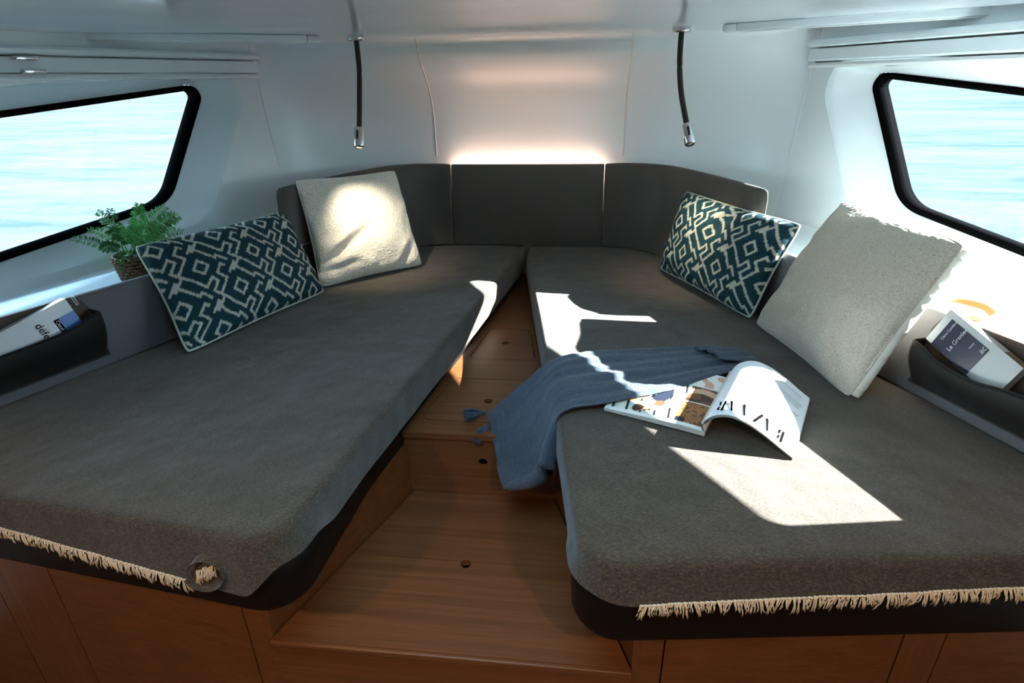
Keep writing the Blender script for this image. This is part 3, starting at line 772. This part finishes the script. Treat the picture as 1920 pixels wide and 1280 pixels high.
# ------------------------------------------------------------------ magazine
mg0 = Vector((.549,1.159,.004)); ma = Vector((-.225,.098,0)).normalized(); mb = Vector((.098,.225,0)).normalized()   # ma: spine -> left edge ; mb: near -> far
MW, MH = .243, .292
mag = empty('magazine', mg0); tag(mag, 'open fashion magazine with one curled page lying partly under the blue throw', 'magazine')
def lefttop(t): return .010+.006*math.sin(min(1, t*3)*math.pi/2)*(1-t)-.004*t
nu_, nv_ = 130, 150; V = []; C = []
W_ = lin((232,232,226)); K_ = lin((20,20,24)); SK = lin((205,160,128)); NV_ = lin((34,40,54)); BR = lin((150,98,52)); DK = lin((60,38,24)); GR = lin((196,206,196)); CM = lin((226,220,198))
def page_left(x, y):
    """x 0 spine .. 1 outer edge, y 0 near .. 1 far; a photo page: street scene with a figure, plus small pictures by the spine"""
    n = noise.noise(Vector((x*9, y*9, 2))); n2 = noise.noise(Vector((x*30, y*30, 5)))
    if x > .955 or y < .05 or y > .96: return W_
    if x < .33:                                     # column of small pictures
        if x > .315: return W_
        if y < .40:
            if y > .385: return W_
            if x > .22 and y < .12: return K_
            return DK if n2 > .33 or (n2 < -.38) else BR
        if y < .70:
            if y > .68: return W_
            if abs(y-.56-.05*math.sin(x*9)) < .045: return SK
            return DK if n > 0 else lin((120,70,44))
        return lin((236,232,224)) if n > -.1 else SK
    # main picture
    c = GR if n > -.05 else CM
    if abs((x*1.1-y*.25) % .155-.08) < .014: c = K_
    if abs(y-.33) < .012 and x > .5: c = lin((120,90,60))
    if .36 < x < .44 and .22 < y < .5: c = W_
    fx, fy = x-.60, y-.40
    if (fx/.15)**2+(fy/.17)**2 < 1+.35*n: c = NV_
    if (fx-.15)**2/.02+(fy+.02)**2/.026 < 1: c = K_ if (n2 > -.05) else CM
    if ((x-.63)/.11)**2+((y-.17)/.085)**2 < 1: c = SK if n2 < .25 else DK
    if ((x-.70)/.05)**2+((y-.12)/.06)**2 < 1: c = DK
    if abs(y-.27-.4*(x-.6)) < .03 and .55 < x < .85: c = SK
    if abs(y-.23+.25*(x-.8)) < .022 and .72 < x < .9: c = lin((190,130,80))
    if ((x-.52)/.05)**2+((y-.26)/.05)**2 < 1: c = lin((90,70,50))
    return c
for j in range(nv_):
    y = j/(nv_-1)
    for i in range(nu_):
        x = i/(nu_-1); p = mg0+ma*(MW*x)+mb*(MH*y); p.z = .004+lefttop(x)+.0015*math.sin(y*3); V.append(p); C.append(page_left(x, y))
n0 = len(V); nf = grid_faces(nu_, nv_)
lp = mesh_obj('left_page', V, nf, M['page'], mag); set_colors(lp, C)
# page block under the left page: six thin leaves, slightly stepped
for k in range(5):
    Vb = []; 
    for j in (0, 1):
        for i in range(20):
            x = i/19; p = mg0+ma*((MW-.001*(k % 3))*x)+mb*(MH*j-.0006*(k % 2)*(1-2*j)); zt = .004+lefttop(x); p.z = .003+(zt-.003)*(k+.9)/5.2-.0004; Vb.append(p)
    for j in (0, 1):
        for i in range(20):
            q = Vb[j*20+i].copy(); q.z -= .0014; Vb.append(q)
    F = [(i, i+1, 21+i, 20+i) for i in range(19)]+[(40+i, 60+i, 61+i, 41+i) for i in range(19)]+[(i, 40+i, 41+i, i+1) for i in range(19)]+[(20+i, 21+i, 61+i, 60+i) for i in range(19)]+[(19,59,79,39)]
    mesh_obj('page_block', Vb, F, M['paper'], mag, smooth=False)
# curled right page: arch from the spine, over, down to its free edge
chord = .184
arch_ctl = [Vector(p) for p in ((0,.012),(-.006,.032),(.012,.056),(.045,.068),(.085,.060),(.125,.040),(.160,.018),(.186,.003))]
def arch(t, y): 
    p = catmull(arch_ctl, t); k = 1+.10*y
    return mg0-ma*(p.x+.006*y)+mb*(MH*y)+Vector((0,0,p.y*k))
nx = 90; ny_ = 60
WP = lin((240,240,240)); GP = lin((150,152,156))
def page_right(t, y):
    c = WP
    # pale grey block of body text near the outer edge (printed lines)
    if .62 < t < .93 and .42 < y < .92:
        ln = (y*46) % 1
        blk = noise.noise(Vector((int(y*46)*3.1, 0, 0)))
        if ln < .38 and .66+.05*blk < t < .90-.04*blk and not (.60 < y < .66): c = lin((168,170,174))
    return c
nx, ny_ = 120, 190; V = []; C = []
for j in range(ny_):
    for i in range(nx):
        t = i/(nx-1); y = j/(ny_-1); V.append(arch(t, y)); C.append(page_right(t, y))
rpg = mesh_obj('curled_page', V, grid_faces(nx, ny_), M['page'], mag); set_colors(rpg, C)
# leaves beneath it
for k in range(4):
    V = []
    for j in (0, 1):
        for i in range(40):
            t = i/39; p = arch(t, j*1.0); t2 = (arch(min(1, t+.01), j)-arch(max(0, t-.01), j)).normalized(); nn = t2.cross(mb); nn = nn if nn.z < 0 or abs(nn.z) < .05 else -nn
            if t < .1 and nn.dot(ma) < 0: nn = -nn
            q = p-Vector((0,0,1))*0+nn*(.0013*(k+1))*(1 if True else 0)
            q.z = max(q.z, .003); V.append(q+ma*(-.0015*k*t))
    o = mesh_obj('leaf', V, grid_faces(40, 2), M['paper'], mag)
# lettering on the curled page, stencil didone capitals made of their thick strokes, reading from the far side
def stroke(pts): return pts
GLY = {'B': [[(0,0),(.22,0),(.22,1),(0,1)],[(.34,.06),(.50,.06),(.58,.16),(.58,.38),(.50,.47),(.42,.47),(.40,.3)],[(.36,.55),(.46,.55),(.54,.66),(.54,.84),(.46,.93),(.38,.93)]],
       'A': [[(.28,1),(.44,1),(.86,0),(.62,0)],[(.0,0),(.14,0),(.17,.08),(.12,.14)]],
       'Z': [[(.5,1),(.72,1),(.24,0),(.0,0)],[(.05,.82),(.10,.99),(.16,.99),(.10,.82)],[(.62,.02),(.72,.02),(.74,.2),(.70,.2)]],
       'R': [[(0,0),(.2,0),(.2,1),(0,1)],[(.33,.93),(.5,.93),(.58,.82),(.58,.64),(.5,.54),(.4,.54),(.42,.75)],[(.40,.42),(.52,.42),(.68,0),(.50,0)]]}
V = []; F = []; adv = 0; size = .046
word = 'BAZAAR'; X0 = .905; Y0 = .215
tot = .0
def arc_t(d):      # arc length along the arch -> parameter
    a = 0; prev = arch(1, 0); t = 1
    while a < d and t > 0:
        t -= .004; q = arch(t, 0); a += (q-prev).length; prev = q
    return t
for ch in word:
    for poly in GLY[ch]:
        o = len(V)
        for gx, gy in poly:
            d = .034+(adv+gx*.98)*.0262
            y = Y0-gy*size/MH
            t = arc_t(d); p = arch(t, y); tn = (arch(min(1, t+.01), y)-arch(max(0, t-.01), y)).normalized(); nn = mb.cross(tn); nn = nn if nn.z > 0 else -nn
            V.append(p+nn*.0022)
        F.append(tuple(range(o, len(V))))
    adv += 1.06
mesh_obj('title_lettering', V, F, M['ink'], mag, smooth=False)

# ------------------------------------------------------------------ books in the pockets
def book(name, o, ax, ay, th, W, H, cov, label, spine_top=False):
    """o: cover corner, ax along width, ay along height, th thickness towards the wall"""
    ax = ax.normalized(); ay = (ay-ax*ay.dot(ax)).normalized(); az = ax.cross(ay)
    if az.dot(CPOS-o) > 0: az = -az                      # az points away from the viewer
    bk = empty(name, o)
    def bx(nm, a0, a1, b0, b1, c0, c1, mt):
        return box(nm, (a0,b0,c0), (a1,b1,c1), mt, bk, 0, lambda v: o+ax*v.x+ay*v.y+az*v.z)
    return bk, ax, ay, az, bx
# left: white glossy paperback, spine upwards
o = on_plane(122, 560, CP_L(1.4,0,.040), (1,-.4,.15)); e = on_plane(0, 624, CP_L(1.4,0,.040), (1,-.4,.15)); dn = on_plane(147, 600, CP_L(1.4,0,.040), (1,-.4,.15))
bk, ax, ay, az, bx = book('book', o, e-o, dn-o, .03, .24, .13, 'white_cover', '')
tag(bk, 'white glossy paperback lying in the left leather pocket, title running sideways', 'book')
bx('cover', 0,.25,0,.095,0,.0012,M['white_cover']); bx('back_cover', 0,.25,0,.095,.0265,.0277,M['white_cover'])
bx('page_block', .003,.247,.001,.093,.0012,.0265,M['paper']); bx('spine', 0,.25,-.0008,.0004,.0,.0277,M['white_cover'])
sp = bx('cover_photo', .0,.043,.036,.085,-.0006,.0002,M['skyblue']); bx('author_band', .043,.056,.036,.085,-.0006,.0002,M['ink'])
lettering('author_lettering', 'Claud', o+ax*.0535+ay*.039-az*.0009, ay, -ax if False else -ax*-1*-1, .0125, M['white_ink'], bk)
lettering('title_lettering', 'défen', o+ax*.098+ay*.024-az*.0009, ay, -ax, .026, M['ink'], bk)
# right: pale grey paperback with navy panel
pr = CP_R(1.4,0,.034)
tl_ = on_plane(1736, 634, pr, (1,.4,-.15)); tr_ = on_plane(1783, 579, pr, (1,.4,-.15)); br_ = on_plane(1905, 738, pr, (1,.4,-.15))
wv = tr_-tl_; bk2, ax, ay, az, bx = book('book', tl_, wv, br_-tr_, .02, .1, .18, 'grey', '')
tag(bk2, 'pale grey paperback with navy cover panel standing askew in the right leather pocket', 'book')
BW = wv.length; BH = .20
bx('cover', 0,BW,0,BH,0,.0010,M['grey_cover']); bx('back_cover', 0,BW,0,BH,.0215,.0225,M['grey_cover']); bx('page_block', .002,BW-.001,.0015,BH-.002,.0010,.0215,M['paper']); bx('spine', -.0006,.0006,0,BH,0,.0225,M['grey_cover'])
bx('navy_panel', .0,BW*.83,.018,.126,-.0005,.0002,M['navy'])
for k in range(5):
    bx('page_group', BW-.0012,BW-.0002,.0015,BH*.72,.002+.004*k,.0042+.004*k,M['paper'])
bx('paper_band', BW-.0012,BW+.0002,BH*.74,BH,.0005,.0215,M['wicker'])
L = lambda nm, tx, a, b, sz, mt: lettering(nm, tx, tl_+ax*a+ay*b-az*.0008, ax, -ay, sz, mt, bk2)
L('author_lettering', 'Claire Castillon', BW*.26, .034, .0085, M['white_ink']); L('title_lettering', 'Le Grenier', BW*.16, .064, .0145, M['white_ink'])
L('genre_lettering', 'roman', BW*.54, .094, .0065, M['white_ink']); L('publisher_lettering', 'ac', BW*.64, .121, .019, M['white_ink'])

# ------------------------------------------------------------------ fern
pc = Vector((-1.205,1.715,LEDGE)); fe = empty('potted_fern', pc); tag(fe, 'green fern in a woven pot on the left window ledge', 'plant')
v, f = lathe(pc, [(0,0.001),(.045,.001),(.052,.03),(.058,.07),(.060,.082),(.056,.084),(.052,.078)], 30); pot = mesh_obj('pot', v, f, M['wicker'], fe)
parts = []
for r in range(7):
    z = .008+r*.0115; rr = .047+.013*min(1, z/.07)
    for q in range(18):
        a = 2*math.pi*(q+.5*(r % 2))/18
        parts.append(tube([pc+Vector(((rr+(.003 if k == 1 else -.001))*math.cos(a+(k-1)*.17), (rr+(.003 if k == 1 else -.001))*math.sin(a+(k-1)*.17), z)) for k in range(3)], .0042, 5))
v, f = merge(parts); mesh_obj('weave', v, f, M['wicker'], pot)
v, f = lathe(pc, [(0,.074),(.054,.072)], 24); mesh_obj('soil', v, f, M['soil'], fe)
def frond(tip, bend, wid, mat, npn=20):
    base = pc+Vector((random.uniform(-.02,.02), random.uniform(-.02,.02), .074)); tip = Vector(tip); mid = base.lerp(tip, .5)+Vector((0,0,bend))
    P = [base*(1-t)**2+mid*2*t*(1-t)+tip*t*t for t in [k/24 for k in range(25)]]
    V, F = tube(P, [.0021-.0015*k/24 for k in range(25)], 5)
    view = (CPOS-mid).normalized()
    for k in range(npn):
        t = .27+.71*k/(npn-1); x = t*24; i = min(23, int(x)); p = P[i].lerp(P[i+1], x-i); tg = (P[i+1]-P[i]).normalized()
        sd2 = tg.cross(view+Vector((random.uniform(-.5,.5), random.uniform(-.5,.5), random.uniform(-.3,.5)))).normalized()
        ln = wid*math.sin(math.pi*min(1, (1-t)*.78+.12))**.8*random.uniform(.85,1.1); ww = ln*.095+.0008
        for sgn in (-1, 1):
            d = (sd2*sgn+tg*.45+Vector((0,0,random.uniform(-.15,.1)))).normalized(); up = d.cross(tg).normalized()
            o2 = len(V); sp = d.cross(up).normalized()
            V += [p, p+d*ln*.35+sp*ww+up*.001, p+d*ln*.75+sp*ww*.7+up*.001, p+d*ln-Vector((0,0,ln*.1)), p+d*ln*.75-sp*ww*.7+up*.001, p+d*ln*.35-sp*ww+up*.001, p+d*ln*.5-up*.0015]
            F += [(o2, o2+1, o2+6), (o2+1, o2+2, o2+6), (o2+2, o2+3, o2+6), (o2+3, o2+4, o2+6), (o2+4, o2+5, o2+6), (o2+5, o2, o2+6)]
    return mesh_obj('frond', V, F, mat, fe, smooth=False, recalc=False)
dist0 = (pc+Vector((0,0,.12))-CPOS).dot(_F)
tips = [((133,447),.0,.03,.022),((165,431),.06,.05,.024),((182,396),.05,.04,.026),((206,391),.10,.04,.026),((261,382),.03,.03,.030),((311,387),.02,.03,.032),((327,402),-.05,.04,.032),((336,404),.05,.04,.030),((343,434),-.02,.05,.026),((224,508),-.10,.05,.022),((290,420),-.04,.04,.030),((235,425),-.05,.04,.030),((205,440),-.04,.06,.028),((320,455),-.06,.06,.026),((275,440),-.08,.05,.026),((190,470),-.02,.05,.024),((300,430),.08,.04,.03),((250,415),.10,.03,.03)]
for i, ((x, y), dd, bnd, wd) in enumerate(tips):
    d = ray(x, y); frond(CPOS+d*(dist0+dd), bnd, wd, M['fern'] if i % 3 else M['fern2'])

# tan round tray on the right ledge
tc0 = Vector((1.275,1.575,LEDGE)); v, f = lathe(tc0, [(0,.004),(.062,.004),(.066,.006),(.069,.012),(.074,.014),(.075,.010),(.071,.0),(0,.0)], 48)
tag(mesh_obj('round_tray', v, f, M['tan']), 'tan round tray on the right ledge behind the grey paperback', 'tray')

# ------------------------------------------------------------------ reading lamps on flexible stalks
def reading_lamp(s, pts, label, aim, power):
    o = empty('reading_lamp', pts[0]); tag(o, label, 'lamp', 'flexible reading lamps')
    b = Vector(pts[0]); v, f = lathe(b+Vector((0,0,.0)), [(0,-.014),(.028,-.014),(.032,-.010),(.032,.004),(0,.004)], 28); mesh_obj('mount', v, f, M['chrome'], o)
    v, f = lathe(b+Vector((0,0,-.02)), [(.009,0),(.010,.009)], 16); mesh_obj('collar', v, f, M['chrome'], o)
    P = [Vector(p) for p in pts]; path = [catmull(P, k/24) for k in range(25)]
    v, f = tube(path, .0098, 12); mesh_obj('flexible_stalk', v, f, M['rubber'], o)
    d = (P[-1]-P[-2]).normalized(); h0 = P[-1]-d*.004
    v, f = tube([h0-d*.004, h0, h0+d*.003, h0+d*.072, h0+d*.075], [.011,.0165,.018,.018,.016], 20); hd = mesh_obj('lamp_head', v, f, M['chrome'], o)
    q = d.cross(Vector((0,1,0))).normalized(); fr_ = d.cross(q).normalized(); fr_ = fr_ if fr_.y < 0 else -fr_
    v, f = tube([h0+d*.016+fr_*.017, h0+d*.048+fr_*.017], .0045, 6); mesh_obj('switch', v, f, M['rubber'], hd)
    L = bpy.data.lights.new('reading_bulb', 'SPOT'); L.energy = power; L.color = (1,.86,.66); L.spot_size = math.radians(80); L.spot_blend = 1; L.shadow_soft_size = .014
    lo = bpy.data.objects.new('reading_bulb', L); COL.objects.link(lo); lo.location = h0+d*.082
    lo.rotation_euler = (lo.location-Vector(aim)).to_track_quat('Z', 'Y').to_euler()
    lo.parent = o; lo.matrix_parent_inverse = o.matrix_world.inverted()
reading_lamp(-1, [(-.589,2.35,.905),(-.583,2.33,.80),(-.580,2.29,.70),(-.570,2.22,.590)], 'left flexible black reading lamp above the white square pillow', (-.60,2.38,0), 11)
reading_lamp(1, [(.589,2.35,.905),(.589,2.33,.80),(.598,2.29,.70),(.618,2.22,.593)], 'right flexible black reading lamp above the patterned pillow', (.69,2.30,0), 7)

# blind cassettes above the windows
for s in (-1, 1):
    c = empty('blind_cassette', (s*wall_x(1.8,.8), 1.8, .80)); tag(c, 'slim white blind cassette above the '+('left' if s < 0 else 'right')+' window', 'blind', 'window blind cassettes')
    def rail(nm, prof, mt, y0=.55, y1=YSEAM-.015):
        V = []
        for y in (y0, (y0+y1)/2, y1):
            for d, z in prof: V.append((s*(wall_x(y, z)-d), y, z))
        n = len(prof); F = grid_faces(n, 3, True)+[tuple(range(n)), tuple(range(2*n, 3*n))]
        return mesh_obj(nm, V, F, mt, c, smooth=False)
    rail('housing', [(-.001,.868),(.040,.866),(.046,.858),(.046,.846),(.034,.842),(-.001,.840)], M['gel'])
    rail('lower_housing', [(-.001,.838),(.030,.836),(.032,.800),(.026,.794),(-.001,.792)], M['gel'])
    rail('bottom_rail', [(-.001,.790),(.024,.789),(.028,.780),(.022,.772),(-.001,.770)], M['alu'] if False else M['acrylic'])
    if s < 0:
        for px, py, zz in ((46,109,.846),(62,134,.790)):
            q = on_plane(px, py, (-(wall_x(1.8, zz)-.045),1.8,zz), (1,-WB,WC*1.0))
            box('pull_tab', (-.008,-.030,-.006), (.010,.030,.006), M['chrome'], c, .003, lambda v, q=q: q+Vector((v.x*1+.3*v.y, v.y, v.z)))

# light bars with clear end caps under the ceiling edge
for s in (-1, 1):
    a = Vector((s*.735,2.365,.893)); b = Vector((s*1.46,1.92,.893)) ; d = (b-a).normalized(); sd2 = Vector((-d.y, d.x, 0))
    o = empty('ceiling_light_bar', a); tag(o, 'slim white ceiling light bar with clear end cap, '+('left' if s < 0 else 'right')+' side', 'light', 'ceiling light bars')
    def bar(nm, t0, t1, hw, z0, z1, mt, bev=.004):
        L_ = (b-a).length
        return box(nm, (t0,-hw,z0), (t1,hw,z1), mt, o, bev, lambda v: Vector((a.x, a.y, 0))+d*v.x+sd2*v.y+Vector((0,0,v.z)), 3)
    bar('body', .05,.85,.020,.890,.9135,M['gel']); bar('diffuser', .06,.84,.014,.886,.8905,M['acrylic'],.002); bar('end_cap', .0,.05,.019,.888,.9135,M['acrylic'],.008)

# LED strip hidden behind the middle backrest
ls = box('light_strip', (-.355,2.8685,.352), (.355,2.8765,.360), emit('warm_led', (1,.60,.44), 46), None, .002)
tag(ls, 'warm light strip glowing behind the middle backrest cushion', 'light')
# two warm cabin downlights in the ceiling behind the frame
for s in (-1, 1):
    o = empty('downlight', (s*.72,-.12,.899)); tag(o, 'small chrome cabin downlight, '+('left' if s < 0 else 'right')+' of the deck hatch', 'light', 'cabin downlights')
    v, f = lathe((s*.72,-.12,.889), [(.030,.0),(.040,.002),(.042,.010),(.028,.012),(.026,.004)], 28); mesh_obj('bezel', v, f, M['chrome'], o)
    v, f = lathe((s*.72,-.12,.897), [(0,0),(.028,0)], 24); mesh_obj('lens', v, f, emit('downlight_lens', (1,.72,.45), 20), o)
    L = bpy.data.lights.new('downlight_bulb', 'SPOT'); L.energy = 24; L.color = (1,.64,.36); L.spot_size = math.radians(130); L.spot_blend = .5; L.shadow_soft_size = .025
    lo = bpy.data.objects.new('downlight_bulb', L); COL.objects.link(lo); lo.location = (s*.72,-.12,.885); lo.parent = o; lo.matrix_parent_inverse = o.matrix_world.inverted()
